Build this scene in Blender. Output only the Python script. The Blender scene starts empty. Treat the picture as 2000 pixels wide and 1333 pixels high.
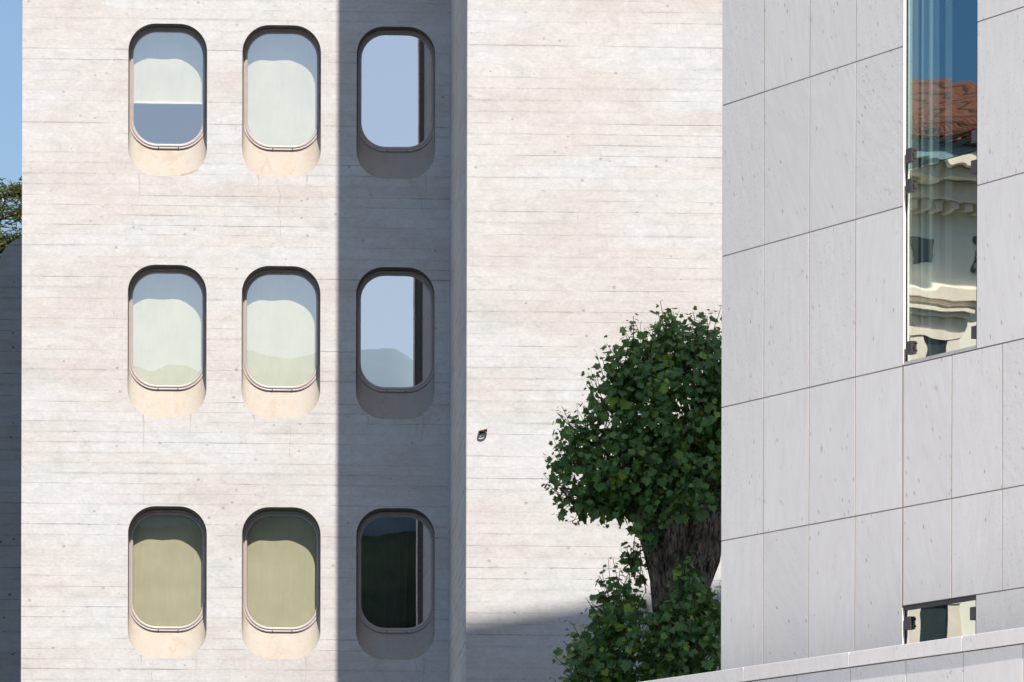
import bpy, bmesh, math, random
from mathutils import Vector, Matrix, noise
R = random.Random(7)
PI = math.pi
scene = bpy.context.scene
COL = scene.collection

# ------------------------------------------------------------------ camera
F_PX, XC, YH = 11000.0, 1000.0, 2170.0
TH, RHO = math.atan(620 / 11000.0), 0.0023
CAM = Vector((0, 0, 1.6))
Fw = Vector((math.sin(TH), math.cos(TH), 0))
R0 = Vector((math.cos(TH), -math.sin(TH), 0)); U0 = Vector((0, 0, 1))
Rt = R0 * math.cos(RHO) + U0 * math.sin(RHO)
Up = U0 * math.cos(RHO) - R0 * math.sin(RHO)
cd = bpy.data.cameras.new("camera"); cam = bpy.data.objects.new("camera", cd); COL.objects.link(cam)
cam.matrix_world = Matrix((
    (Rt.x, Up.x, -Fw.x, CAM.x), (Rt.y, Up.y, -Fw.y, CAM.y), (Rt.z, Up.z, -Fw.z, CAM.z), (0, 0, 0, 1)))
cd.sensor_width = 36; cd.lens = F_PX / 2000 * 36
cd.shift_x = 0; cd.shift_y = (YH - 666.5) / 2000
cd.clip_start = 0.5; cd.clip_end = 12000
scene.camera = cam

def ray(px, py): return Fw + Rt * ((px - XC) / F_PX) + Up * ((YH - py) / F_PX)
def at_y(px, py, Y):
    r = ray(px, py); return CAM + r * ((Y - CAM.y) / r.y)
def at_d(px, py, D): return CAM + ray(px, py) * D

# ------------------------------------------------------------------ light
RX, EL = 0.25, math.radians(55.3)
sun_h = Vector((RX, -1, 0)).normalized()
to_sun = sun_h * math.cos(EL) + Vector((0, 0, math.sin(EL)))
sd = bpy.data.lights.new("sun", 'SUN'); sun = bpy.data.objects.new("sun", sd); COL.objects.link(sun)
sd.energy = 4.95; sd.angle = math.radians(0.42); sd.color = (1.0, 0.885, 0.78)
sun.rotation_euler = to_sun.to_track_quat('Z', 'Y').to_euler(); sun.location = (30, -60, 90)
w = bpy.data.worlds.new("World"); scene.world = w; w.use_nodes = True
nt = w.node_tree; bg = nt.nodes['Background']
sky = nt.nodes.new('ShaderNodeTexSky'); sky.sky_type = 'NISHITA'; sky.sun_disc = False
sky.sun_elevation = EL; sky.sun_rotation = math.atan2(sun_h.x, sun_h.y)
sky.air_density = 1.0; sky.dust_density = 1.9; sky.ozone_density = 3.6; sky.altitude = 300
nt.links.new(sky.outputs[0], bg.inputs[0]); bg.inputs[1].default_value = 0.085
scene.view_settings.view_transform = 'Standard'; scene.view_settings.look = 'None'
scene.cycles.caustics_reflective = False; scene.cycles.caustics_refractive = False
scene.view_settings.gamma = 1; scene.view_settings.exposure = 0.70

# ------------------------------------------------------------------ objects
def empty(name, loc=(0, 0, 0)):
    o = bpy.data.objects.new(name, None); COL.objects.link(o); o.location = loc; o.empty_display_size = .3
    return o
def tag(o, label=None, cat=None, group=None, kind=None):
    for k, v in (("label", label), ("category", cat), ("group", group), ("kind", kind)):
        if v: o[k] = v
    return o
def wloc(o):
    v = Vector(o.location); p = o.parent
    while p: v = v + Vector(p.location); p = p.parent
    return v
def obj(name, bm, mat, parent=None, smooth=False, at=None):
    """bm holds world coordinates; the mesh is stored relative to its own origin"""
    me = bpy.data.meshes.new(name)
    if not bm.verts: print("EMPTY", name)
    org = Vector(at) if at is not None else (wloc(parent) if parent else Vector((0, 0, 0)))
    for v in bm.verts: v.co -= org
    bm.to_mesh(me); bm.free()
    if smooth:
        for p in me.polygons: p.use_smooth = True
    for m in (mat if isinstance(mat, (list, tuple)) else [mat]): me.materials.append(m)
    o = bpy.data.objects.new(name, me); COL.objects.link(o)
    if parent: o.parent = parent; o.location = org - wloc(parent)
    else: o.location = org
    return o
def box(bm, o, ax, ay, az, mi=0):
    """box from corner o along three edge vectors"""
    o, ax, ay, az = map(Vector, (o, ax, ay, az))
    v = [bm.verts.new(o + ax * i + ay * j + az * k) for k in (0, 1) for j in (0, 1) for i in (0, 1)]
    fs = [(0, 2, 3, 1), (4, 5, 7, 6), (0, 1, 5, 4), (2, 6, 7, 3), (0, 4, 6, 2), (1, 3, 7, 5)]
    flip = ax.cross(ay).dot(az) < 0
    out = []
    for f in fs:
        q = [v[i] for i in f]
        if flip: q.reverse()
        fc = bm.faces.new(q); fc.material_index = mi; out.append(fc)
    return out
def tube(bm, pts, rads, n=8, cap=True, mi=0):
    pts = [Vector(p) for p in pts]; rings = []
    ref = Vector((0.13, 0.31, 1)).normalized()
    for i, p in enumerate(pts):
        a = pts[max(i - 1, 0)]; b = pts[min(i + 1, len(pts) - 1)]
        t = (b - a).normalized()
        x = t.cross(ref)
        if x.length < .05: x = t.cross(Vector((1, 0, 0)))
        x.normalize(); y = t.cross(x).normalized()
        rings.append([bm.verts.new(p + (x * math.cos(2 * PI * k / n) + y * math.sin(2 * PI * k / n)) * rads[i]) for k in range(n)])
    for i in range(len(rings) - 1):
        for k in range(n):
            f = bm.faces.new((rings[i][k], rings[i][(k + 1) % n], rings[i + 1][(k + 1) % n], rings[i + 1][k])); f.smooth = True; f.material_index = mi
    if cap:
        bm.faces.new(list(reversed(rings[0]))).material_index = mi; bm.faces.new(rings[-1]).material_index = mi
    return rings
def rrect(cx, cz, w, h, r, n=10):
    pts = []
    for (sx, sz, a0) in ((1, 1, 0), (-1, 1, 90), (-1, -1, 180), (1, -1, 270)):
        for k in range(n + 1):
            a = math.radians(a0 + 90 * k / n)
            pts.append((cx + sx * (w / 2 - r) + r * math.cos(a), cz + sz * (h / 2 - r) + r * math.sin(a)))
    return pts
def loft(bm, loops, smooth=True, mi=0):
    vs = [[bm.verts.new(p) for p in L] for L in loops]
    n = len(vs[0])
    for a, b in zip(vs, vs[1:]):
        for k in range(n):
            f = bm.faces.new((a[k], a[(k + 1) % n], b[(k + 1) % n], b[k])); f.smooth = smooth; f.material_index = mi
    return vs

# ------------------------------------------------------------------ shader helpers
class M:
    def __init__(s, name):
        s.m = bpy.data.materials.new(name); s.m.use_nodes = True; s.t = s.m.node_tree
        s.t.nodes.clear(); s.out = s.t.nodes.new('ShaderNodeOutputMaterial')
        s.b = s.t.nodes.new('ShaderNodeBsdfPrincipled'); s.t.links.new(s.b.outputs[0], s.out.inputs[0])
    def n(s, t, **k):
        x = s.t.nodes.new(t)
        for a, b in k.items(): setattr(x, a, b)
        return x
    def put(s, sock, v):
        if isinstance(v, bpy.types.NodeSocket): s.t.links.new(v, sock)
        elif v is not None:
            if hasattr(sock.default_value, '__len__') and len(sock.default_value) == 4 and len(v) == 3: v = (*v, 1)
            sock.default_value = v
    def math(s, op, a, b=None, c=None, clamp=False):
        x = s.n('ShaderNodeMath', operation=op, use_clamp=clamp)
        s.put(x.inputs[0], a); s.put(x.inputs[1], b)
        if c is not None: s.put(x.inputs[2], c)
        return x.outputs[0]
    def xyz(s, a, b, c):
        x = s.n('ShaderNodeCombineXYZ'); s.put(x.inputs[0], a); s.put(x.inputs[1], b); s.put(x.inputs[2], c); return x.outputs[0]
    def noise(s, vec, scale=1, detail=3, rough=.55, dim='3D', dist=0):
        x = s.n('ShaderNodeTexNoise', noise_dimensions=dim); s.put(x.inputs['Vector'], vec)
        x.inputs['Scale'].default_value = scale; x.inputs['Detail'].default_value = detail
        x.inputs['Roughness'].default_value = rough; x.inputs['Distortion'].default_value = dist
        return x.outputs['Fac']
    def white(s, vec):
        x = s.n('ShaderNodeTexWhiteNoise', noise_dimensions='3D'); s.put(x.inputs['Vector'], vec); return x.outputs['Value']
    def voro(s, vec, scale=1, rnd=1, col=False):
        x = s.n('ShaderNodeTexVoronoi'); s.put(x.inputs['Vector'], vec); x.inputs['Scale'].default_value = scale
        x.inputs['Randomness'].default_value = rnd
        if col: return x.outputs['Distance'], x.outputs['Color']
        return x.outputs['Distance']
    def ramp(s, v, a, b, lo=0., hi=1., smooth=True):
        x = s.n('ShaderNodeMapRange', interpolation_type='SMOOTHSTEP' if smooth else 'LINEAR')
        s.put(x.inputs[0], v)
        for i, q in zip((1, 2, 3, 4), (a, b, lo, hi)): s.put(x.inputs[i], q)
        return x.outputs[0]
    def mix(s, f, a, b, mode='MIX'):
        x = s.n('ShaderNodeMix', data_type='RGBA', blend_type=mode)
        s.put(x.inputs[0], f); s.put(x.inputs[6], a); s.put(x.inputs[7], b); return x.outputs[2]
    def scale(s, v, k):
        x = s.n('ShaderNodeVectorMath', operation='MULTIPLY'); s.put(x.inputs[0], v); s.put(x.inputs[1], k); return x.outputs[0]
    def pos(s): return s.n('ShaderNodeNewGeometry').outputs['Position']
    def island(s): return s.n('ShaderNodeNewGeometry').outputs['Random Per Island']
    def sep(s, v):
        x = s.n('ShaderNodeSeparateXYZ'); s.put(x.inputs[0], v); return x.outputs
    def bump(s, h, strength=.3, dist=.01):
        x = s.n('ShaderNodeBump'); s.put(x.inputs['Height'], h); x.inputs['Strength'].default_value = strength
        x.inputs['Distance'].default_value = dist; s.t.links.new(x.outputs[0], s.b.inputs['Normal']); return x.outputs[0]
    def base(s, c, rough=.8, spec=.3, metal=0):
        s.put(s.b.inputs['Base Color'], c); s.put(s.b.inputs['Roughness'], rough)
        s.b.inputs['Specular IOR Level'].default_value = spec; s.b.inputs['Metallic'].default_value = metal
        return s.m
def flat(name, c, rough=.6, spec=.3, metal=0, var=.12, sc=6):
    a = M(name); p = a.pos(); n = a.noise(p, sc, 4)
    c2 = tuple(x * (1 - var) for x in c)
    col = a.mix(a.ramp(n, .3, .7), c2, c)
    return a.base(col, rough, spec, metal)

def concrete(name, tint=(.560, .580, .596), board=.134, stain=1.0, dark=1.0, zoff=0.0):
    a = M(name); p = a.pos(); x, y, z = a.sep(p)[:]
    u = a.math('ADD', x, y)
    uz = a.xyz(u, 0, z)
    # slightly uneven boards
    wob = a.math('MULTIPLY', a.math('SUBTRACT', a.noise(a.xyz(a.math('MULTIPLY', u, .35), 0, a.math('MULTIPLY', z, 1.2)), 1, 2), .5), .022)
    irr = a.math('MULTIPLY', a.noise(a.xyz(0, 0, a.math('MULTIPLY', z, 2.2)), 1, 1), .10)
    fine = a.math('MULTIPLY', a.math('SUBTRACT', a.noise(a.scale(uz, (9, 1, 14)), 1, 3), .5), .010)
    zz = a.math('DIVIDE', a.math('ADD', a.math('ADD', a.math('ADD', z, wob), irr), a.math('ADD', fine, zoff)), board)
    k = a.math('FLOOR', zz); f = a.math('FRACT', zz)
    # board ends
    off = a.math('MULTIPLY', a.white(a.xyz(k, 3.1, 0)), 3.9)
    uu = a.math('DIVIDE', a.math('ADD', u, off), 3.9)
    ku = a.math('FLOOR', uu); fu = a.math('FRACT', uu)
    tone = a.white(a.xyz(k, ku, 1.7))
    tone2 = a.white(a.xyz(k, ku, 9.2))
    d = a.math('MULTIPLY', a.math('MINIMUM', f, a.math('SUBTRACT', 1, f)), board)
    ln = a.noise(a.xyz(a.math('MULTIPLY', u, 1.1), a.math('MULTIPLY', a.math('ROUND', zz), 5.37), 0), 1, 5, .65)
    lstr = a.ramp(ln, .36, .70)
    jw = a.white(a.xyz(a.math('ROUND', zz), 7.7, 2.2))
    lstr = a.math('MULTIPLY', lstr, a.ramp(jw, 0, 1, .25, 1.0))
    seam = a.math('MULTIPLY', a.ramp(d, .0015, .0085, 1, 0), lstr)
    soft = a.math('MULTIPLY', a.ramp(d, 0, .03, 1, 0), a.ramp(a.noise(a.xyz(a.math('MULTIPLY', u, .5), a.math('MULTIPLY', a.math('ROUND', zz), 2.9), 0), 1, 3), .5, .75))
    du = a.math('MULTIPLY', a.math('MINIMUM', fu, a.math('SUBTRACT', 1, fu)), 3.9)
    vseam = a.math('MULTIPLY', a.ramp(du, .002, .008, 1, 0), a.ramp(a.noise(uz, 7, 2), .45, .7))
    grain = a.noise(a.scale(uz, (2.2, 1, 75)), 1, 5, .6)
    grain2 = a.noise(a.scale(uz, (16, 1, 60)), 1, 3, .6)
    # knots
    kd, kc = a.voro(a.xyz(a.math('MULTIPLY', u, 6.0), a.math('MULTIPLY', k, 1.0), f), 1, 1, col=True)
    ks = a.sep(kc)
    knot = a.math('MULTIPLY', a.ramp(kd, a.math('MULTIPLY', ks[1], .10), a.math('ADD', a.math('MULTIPLY', ks[1], .13), .04), 1, 0), a.ramp(ks[0], .2, .5))
    pd, pc = a.voro(uz, 13, 1, col=True); ps = a.sep(pc)
    pore = a.math('MULTIPLY', a.ramp(pd, .05, .17, 1, 0), a.ramp(ps[0], .72, .82))
    clus = a.ramp(a.noise(uz, 1.6, 4), .5, .68)
    pore = a.math('MULTIPLY', pore, a.math('ADD', a.math('MULTIPLY', clus, .8), .2))
    p2, pc2 = a.voro(a.scale(uz, (1, 1, 1)), 55, 1, col=True)
    speck = a.math('MULTIPLY', a.ramp(p2, .1, .3, 1, 0), a.ramp(a.sep(pc2)[0], .9, .96))
    # stains
    s1 = a.ramp(a.noise(a.scale(uz, (.45, 1, 1.5)), 1, 6, .6, dist=.4), .42, .68)
    s2 = a.ramp(a.noise(a.scale(uz, (.9, 1, 3.2)), 1, 6, .65, dist=.6), .5, .78)
    s3 = a.ramp(a.noise(a.scale(uz, (3.5, 1, .6)), 1, 5, .6), .58, .8)
    t = tint
    mot = a.noise(a.scale(uz, (5, 1, 9)), 1, 6, .68, dist=.5)
    mot2 = a.noise(a.scale(uz, (20, 1, 34)), 1, 5, .75)
    chip = a.math('MULTIPLY', a.ramp(d, .004, .028, 1, 0), a.ramp(a.noise(a.scale(uz, (22, 1, 40)), 1, 3, .6), .56, .7))
    chip = a.math('MULTIPLY', chip, a.ramp(a.noise(a.scale(uz, (1.3, 1, 2.5)), 1, 3), .42, .62))
    c = a.mix(a.ramp(tone, 0, 1, 0, .8, False), t, tuple(q * k2 for q, k2 in zip(t, (.955, .94, .93))))
    c = a.mix(a.math('MULTIPLY', a.ramp(tone2, .85, 1), .30 * stain), c, (t[0] * .93, t[1] * .85, t[2] * .78))
    s4 = a.ramp(a.noise(a.scale(uz, (.28, 1, .55)), 1, 3, .5), .45, .65)
    c = a.mix(a.math('MULTIPLY', s4, .6 * stain), c, (t[0] * .98, t[1] * .93, t[2] * .885))
    c = a.mix(a.math('MULTIPLY', s1, .75 * stain), c, (t[0] * .89, t[1] * .83, t[2] * .785))
    c = a.mix(a.math('MULTIPLY', s2, .6 * stain), c, (t[0] * .78, t[1] * .80, t[2] * .78))
    c = a.mix(a.math('MULTIPLY', s3, .32 * stain), c, (t[0] * .85, t[1] * .76, t[2] * .66))
    g = a.math('ADD', a.math('ADD', a.ramp(mot, .3, .7, -.10, .07, False), a.ramp(mot2, .3, .7, -.105, .07, False)), a.ramp(grain, .3, .7, -.03, .03, False))
    g = a.math('SUBTRACT', g, a.math('MULTIPLY', chip, .16))
    g = a.math('ADD', g, a.ramp(grain2, .3, .7, -.03, .03, False))
    v = a.math('ADD', 1.0, g)
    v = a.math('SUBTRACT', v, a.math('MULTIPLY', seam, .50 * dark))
    v = a.math('SUBTRACT', v, a.math('MULTIPLY', soft, .17 * dark))
    v = a.math('SUBTRACT', v, a.math('MULTIPLY', vseam, .16 * dark))
    v = a.math('SUBTRACT', v, a.math('MULTIPLY', knot, .30 * dark))
    v = a.math('SUBTRACT', v, a.math('MULTIPLY', pore, .48 * dark))
    v = a.math('SUBTRACT', v, a.math('MULTIPLY', speck, .24 * dark))
    v = a.math('MAXIMUM', v, .2)
    c = a.mix(1, c, a.xyz(v, v, v), 'MULTIPLY')
    hgt = a.math('ADD', a.math('MULTIPLY', tone, .35), a.math('ADD', a.math('MULTIPLY', grain, .35), a.math('MULTIPLY', seam, -1.3)))
    hgt = a.math('SUBTRACT', hgt, pore)
    a.bump(hgt, .35, .004)
    return a.base(c, .9, .15)

m_conc = concrete("board_formed_concrete")
m_conc2 = concrete("board_formed_concrete_strong_seams", (.56, .57, .585), stain=1.0, zoff=.07, dark=1.9)  # stronger dark seams, knots and pores, for the block's side face
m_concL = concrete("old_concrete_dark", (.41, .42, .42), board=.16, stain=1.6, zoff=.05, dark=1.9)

def plaster():
    a = M("cream_window_plaster"); p = a.pos(); uz = a.scale(p, (1, 1, 1))
    n1 = a.ramp(a.noise(a.scale(p, (1, 1, .45)), 3.5, 6, .65, dist=.5), .38, .72)
    n2 = a.ramp(a.noise(a.scale(p, (5, 5, 1.1)), 1, 5), .5, .75)
    n3 = a.noise(p, 60, 3); n4 = a.ramp(a.noise(a.scale(p, (1.6, 1.6, 1.1)), 4, 5, .7, dist=1.0), .50, .66)
    c = a.mix(a.math('MULTIPLY', n1, .7), (.375, .36, .33), (.37, .33, .27))
    c = a.mix(a.math('MULTIPLY', n2, .45), c, (.34, .31, .27))
    c = a.mix(a.math('MULTIPLY', n4, .5), c, (.33, .28, .215))
    v = a.ramp(n3, .3, .7, .94, 1.04, False)
    c = a.mix(1, c, a.xyz(v, v, v), 'MULTIPLY')
    a.bump(a.noise(p, 45, 4), .3, .004)
    return a.base(c, .85, .2)
m_plaster = plaster()

def marble(name="white_marble", warm=0., bc=(.95, .935, .895)):
    a = M(name); p = a.pos(); x, y, z = a.sep(p)[:]; rnd = a.island()
    shift = a.math('MULTIPLY', rnd, 37.0)
    u = a.math('SUBTRACT', a.math('MULTIPLY', x, .4), a.math('MULTIPLY', y, .917))
    q = a.xyz(a.math('ADD', u, shift), shift, z)
    # diagonal fine veining
    ang = a.math('MULTIPLY', a.math('SUBTRACT', rnd, .5), 1.1)
    rot = a.n('ShaderNodeVectorRotate', rotation_type='Y_AXIS'); a.put(rot.inputs['Vector'], q)
    a.put(rot.inputs['Angle'], a.math('ADD', ang, .33))
    qr = rot.outputs[0]
    vein = a.noise(a.scale(qr, (14, 1, 3.0)), 1, 6, .62, dist=.8)
    streak = a.ramp(a.noise(a.scale(qr, (26, 1, 3.2)), 1, 4, .6, dist=.6), .62, .74)
    cloud = a.noise(a.scale(qr, (1.6, 1, .9)), 1, 4, .55)
    sd_, sc_ = a.voro(a.scale(qr, (30, 1, 11)), 1, 1, col=True)
    spot = a.math('MULTIPLY', a.ramp(sd_, .1, .3, 1, 0), a.ramp(a.sep(sc_)[0], .80, .87))
    spot = a.math('MULTIPLY', spot, a.ramp(a.noise(a.scale(qr, (4, 1, 2)), 1, 3), .42, .6))
    s2_, c2_ = a.voro(a.scale(qr, (70, 1, 30)), 1, 1, col=True)
    spot2 = a.math('MULTIPLY', a.ramp(s2_, .1, .35, 1, 0), a.ramp(a.sep(c2_)[1], .82, .9))
    big, bcx = a.voro(a.scale(qr, (5.5, 1, 3)), 1, 1, col=True)
    bigs = a.math('MULTIPLY', a.ramp(a.math('ADD', big, a.math('MULTIPLY', a.math('SUBTRACT', a.noise(qr, 30, 3), .5), .5)), .0, .16, 1, 0), a.ramp(a.sep(bcx)[0], .87, .9))
    c = a.mix(a.ramp(rnd, 0, 1, 0, 1, False), bc, (bc[0] * .93, bc[1] * .93, bc[2] * .935))
    c = a.mix(a.ramp(cloud, .4, .7, 0, .5), c, (bc[0] * .93, bc[1] * .92, bc[2] * .92))
    v = a.ramp(vein, .3, .7, .94, 1.03, False)
    v = a.math('SUBTRACT', v, a.math('MULTIPLY', streak, .12))
    v = a.math('SUBTRACT', v, a.math('MULTIPLY', spot, .45))
    v = a.math('SUBTRACT', v, a.math('MULTIPLY', spot2, .24))
    v = a.math('SUBTRACT', v, a.math('MULTIPLY', bigs, .35))
    c = a.mix(1, c, a.xyz(v, v, v), 'MULTIPLY')
    a.bump(a.noise(qr, 26, 4), .06, .003)
    return a.base(c, .72, .3)
m_marble = marble()
m_marble_low = marble("white_marble_greyer", bc=(.91, .89, .86))
m_grout = flat("marble_joint", (.36, .30, .265), .9, .1)
m_frame = flat("grey_painted_metal", (.42, .385, .38), .45, .5, 0, .08, 12)
m_gasket = flat("black_rubber", (.02, .02, .022), .6, .3)
m_bracket = flat("bronze_grey_metal", (.085, .075, .075), .45, .5, .3, .15, 30)
m_rail = flat("aluminium_rail", (.62, .61, .60), .4, .5, .2)
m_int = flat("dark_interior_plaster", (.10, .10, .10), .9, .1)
m_white = flat("white_paint", (.80, .79, .77), .5, .3)

def blindm(name, c):
    a = M(name); p = a.pos()
    n = a.noise(a.scale(p, (28, 1, 5)), 1, 4); n2 = a.noise(p, 2.5, 4)
    col = a.mix(a.ramp(n2, .3, .7), c, tuple(q * .9 for q in c))
    v = a.ramp(n, .3, .7, .965, 1.02, False)
    col = a.mix(1, col, a.xyz(v, v, v), 'MULTIPLY')
    return a.base(col, .9, .1)
m_blind = blindm("cream_roller_blind", (.97, .955, .70))
m_curtain = blindm("pale_curtain", (.62, .66, .66))
m_curtain2 = blindm("dark_net_curtain", (.14, .15, .15))

def glass(name, refl, tint, trans, wav=0., wscale=1.5, wvec=(1, 1, 1), rough=0.0):
    a = M(name)
    a.t.nodes.remove(a.b)
    g = a.n('ShaderNodeBsdfGlossy'); g.inputs['Color'].default_value = (*tint, 1); g.inputs['Roughness'].default_value = rough
    t = a.n('ShaderNodeBsdfTransparent'); t.inputs['Color'].default_value = (*trans, 1)
    mx = a.n('ShaderNodeMixShader'); mx.inputs[0].default_value = refl
    a.t.links.new(t.outputs[0], mx.inputs[1]); a.t.links.new(g.outputs[0], mx.inputs[2]); a.t.links.new(mx.outputs[0], a.out.inputs[0])
    if wav:
        p = a.pos()
        h = a.noise(a.scale(p, wvec), wscale, 1.5, .5, dist=.4)
        b = a.n('ShaderNodeBump'); a.put(b.inputs['Height'], h); b.inputs['Strength'].default_value = 1.0; b.inputs['Distance'].default_value = wav
        a.t.links.new(b.outputs[0], g.inputs['Normal'])
    return a.m
m_glassT = glass("solar_glass", .41, (1.0, .97, .97), (.97, .985, .96), .00012, .9)
m_glassT3 = glass("solar_glass_raised_reflection", .64, (1.0, .97, .98), (.97, .985, .96), .00012, .9)  # same glass as the other panes, reflection raised to brighten the mirrored sky
m_glassU = glass("blue_glass", .34, (.42, .74, .92), (.55, .68, .66), .00045, 2.2, (.35, .35, 2.6))
m_glassL = glass("clear_reflective_glass", .62, (.95, 1.0, .95), (.6, .7, .66), .00065, 1.7, (.6, .6, 1.4))

# ------------------------------------------------------------------ ground
def ground():
    a = M("bounce_paving"); p = a.pos()
    br = a.n('ShaderNodeTexBrick'); a.put(br.inputs['Vector'], p); br.inputs['Scale'].default_value = 1.2
    br.inputs['Color1'].default_value = (.58, .57, .55, 1); br.inputs['Color2'].default_value = (.53, .52, .50, 1)
    br.inputs['Mortar'].default_value = (.22, .21, .2, 1); br.inputs['Mortar Size'].default_value = .012
    n = a.noise(p, .35, 5); v = a.ramp(n, .3, .7, .85, 1.08)
    c = a.mix(1, br.outputs['Color'], a.xyz(v, v, v), 'MULTIPLY')
    return a.base(c, .85, .2)
bm = bmesh.new()
vs = [bm.verts.new(q) for q in ((-4000, -4000, 0), (4000, -4000, 0), (4000, 4000, 0), (-4000, 4000, 0))]; bm.faces.new(vs)
g = obj("ground", bm, flat("dark_lawn_and_asphalt", (.03, .045, .035), .95, .1, 0, .3, .2)); tag(g, kind='structure')
bm = bmesh.new(); bm.faces.new([bm.verts.new(q) for q in ((-30, 6, .004), (30, 6, .004), (30, 40, .004), (-30, 40, .004))])
g = obj("bounce_square", bm, ground()); tag(g, kind='structure')  # added pale sheet out of view, bouncing sunlight onto the marble

# ------------------------------------------------------------------ concrete tower
YF = 73.3
XL = at_y(42.5, 666, YF).x
XC2 = at_y(877.5, 666, YF).x                # inner corner, seen at x=877
rr = ray(911, 666)
rs = ray(657.5, 666); XSH = rs.x / rs.y * YF   # where the block's shadow ends on the recessed wall
YN = (XSH + RX * YF) / (rr.x / rr.y + RX); XN = YN * rr.x / rr.y   # near corner of the block
print("XL", XL, "XC2", XC2, "YN", YN, "XN", XN)
ZT = 34.0
tower = empty("concrete_tower", (XL + 5, YF + 2, 0))
tag(tower, "pale board-marked concrete tower with stacked rounded windows and a projecting blank block", "building")
# recessed wall with nine openings
T = .22                                     # depth of the glass behind the wall
cols_px = (327.0, 550.0, 773.0)
rows = []                                   # (opening top, bottom) in px for the middle column
OPEN_TOP = (49.5, 520.0, 991.0); OPEN_BOT = (347.0, 817.0, 1287.5)
GL_TOP = (66, 536.5, 1007.5); GL_BOT = (285.5, 755.5, 1226.5)
wins = []
for ci, cx in enumerate(cols_px):
    for ri in range(3):
        pt = at_y(550, OPEN_TOP[ri], YF); pb = at_y(550, OPEN_BOT[ri], YF)
        xl = at_y(cx - 77 + (0 if ri == 0 else -1.0 if ri == 2 else -1.2), 500 * ri + 200, YF).x; xr = at_y(cx + 77, 200, YF).x
        xc = at_y((250.5, 473.0, 696.2)[ci] + 77 - (0, 1.2, .8)[ri], 200 + 470 * ri, YF).x
        gt = at_y(550, GL_TOP[ri], YF + T).z; gb = at_y(550, GL_BOT[ri], YF + T).z
        gx = at_y((328.3, 551.0, 774.2)[ci] - (0, 1.2, .8)[ri], 200 + 470 * ri, YF + T).x
        wins.append(dict(ci=ci, ri=ri, cx=xc, zt=pt.z, zb=pb.z, gx=gx, gt=gt, gb=gb))
S = YF / F_PX * 1.0                          # metres per photo pixel at the wall
OW = 153.5 * S; ORAD = 54 * S; GW = 138 * S; GRAD = 48 * S
print("m per px", S, "opening", OW)
bm = bmesh.new()
oc = [bm.verts.new((x, YF, z)) for x, z in ((XL, 0), (XC2, 0), (XC2, ZT), (XL, ZT))]
edges = [bm.edges.new((oc[i], oc[(i + 1) % 4])) for i in range(4)]
for wd in wins:
    L = [bm.verts.new((x, YF, z)) for x, z in rrect(wd['cx'], (wd['zt'] + wd['zb']) / 2, OW, wd['zt'] - wd['zb'], ORAD)]
    edges += [bm.edges.new((L[i], L[(i + 1) % len(L)])) for i in range(len(L))]
bmesh.ops.triangle_fill(bm, use_beauty=True, use_dissolve=False, edges=edges, normal=(0, -1, 0))
for f in bm.faces:
    if f.normal.y > 0: f.normal_flip()
def quad(bm, pts): return bm.faces.new([bm.verts.new(p) for p in pts])
YB = 82.0; XR = 14.0
quad(bm, ((XL, YB, 0), (XL, YF, 0), (XL, YF, ZT), (XL, YB, ZT)))
quad(bm, ((XL, YF, ZT), (XC2, YF, ZT), (XC2, YB, ZT), (XL, YB, ZT)))
quad(bm, ((XC2, YB, 0), (XL, YB, 0), (XL, YB, ZT), (XC2, YB, ZT)))
obj("recessed_wall", bm, m_conc, tower)
bm = bmesh.new()
fp = [(XN, YN), (XR, YN), (XR, YB), (XC2, YB), (XC2, YF)]
lo = [bm.verts.new((x, y, 0)) for x, y in fp]; hi = [bm.verts.new((x, y, ZT)) for x, y in fp]
bm.faces.new(list(reversed(lo))); bm.faces.new(hi)
for i in range(5): bm.faces.new((lo[i], lo[(i + 1) % 5], hi[(i + 1) % 5], hi[i]))
bm.normal_update()
bmesh.ops.bevel(bm, geom=[e for e in bm.edges if all(abs(v.co.x - XN) < .01 and v.co.y < YN + .1 for v in e.verts)], offset=.006, segments=1, affect='EDGES')
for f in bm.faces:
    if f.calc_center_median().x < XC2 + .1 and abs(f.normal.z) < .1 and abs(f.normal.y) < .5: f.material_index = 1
obj("projecting_block", bm, (m_conc, m_conc2), tower)

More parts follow.
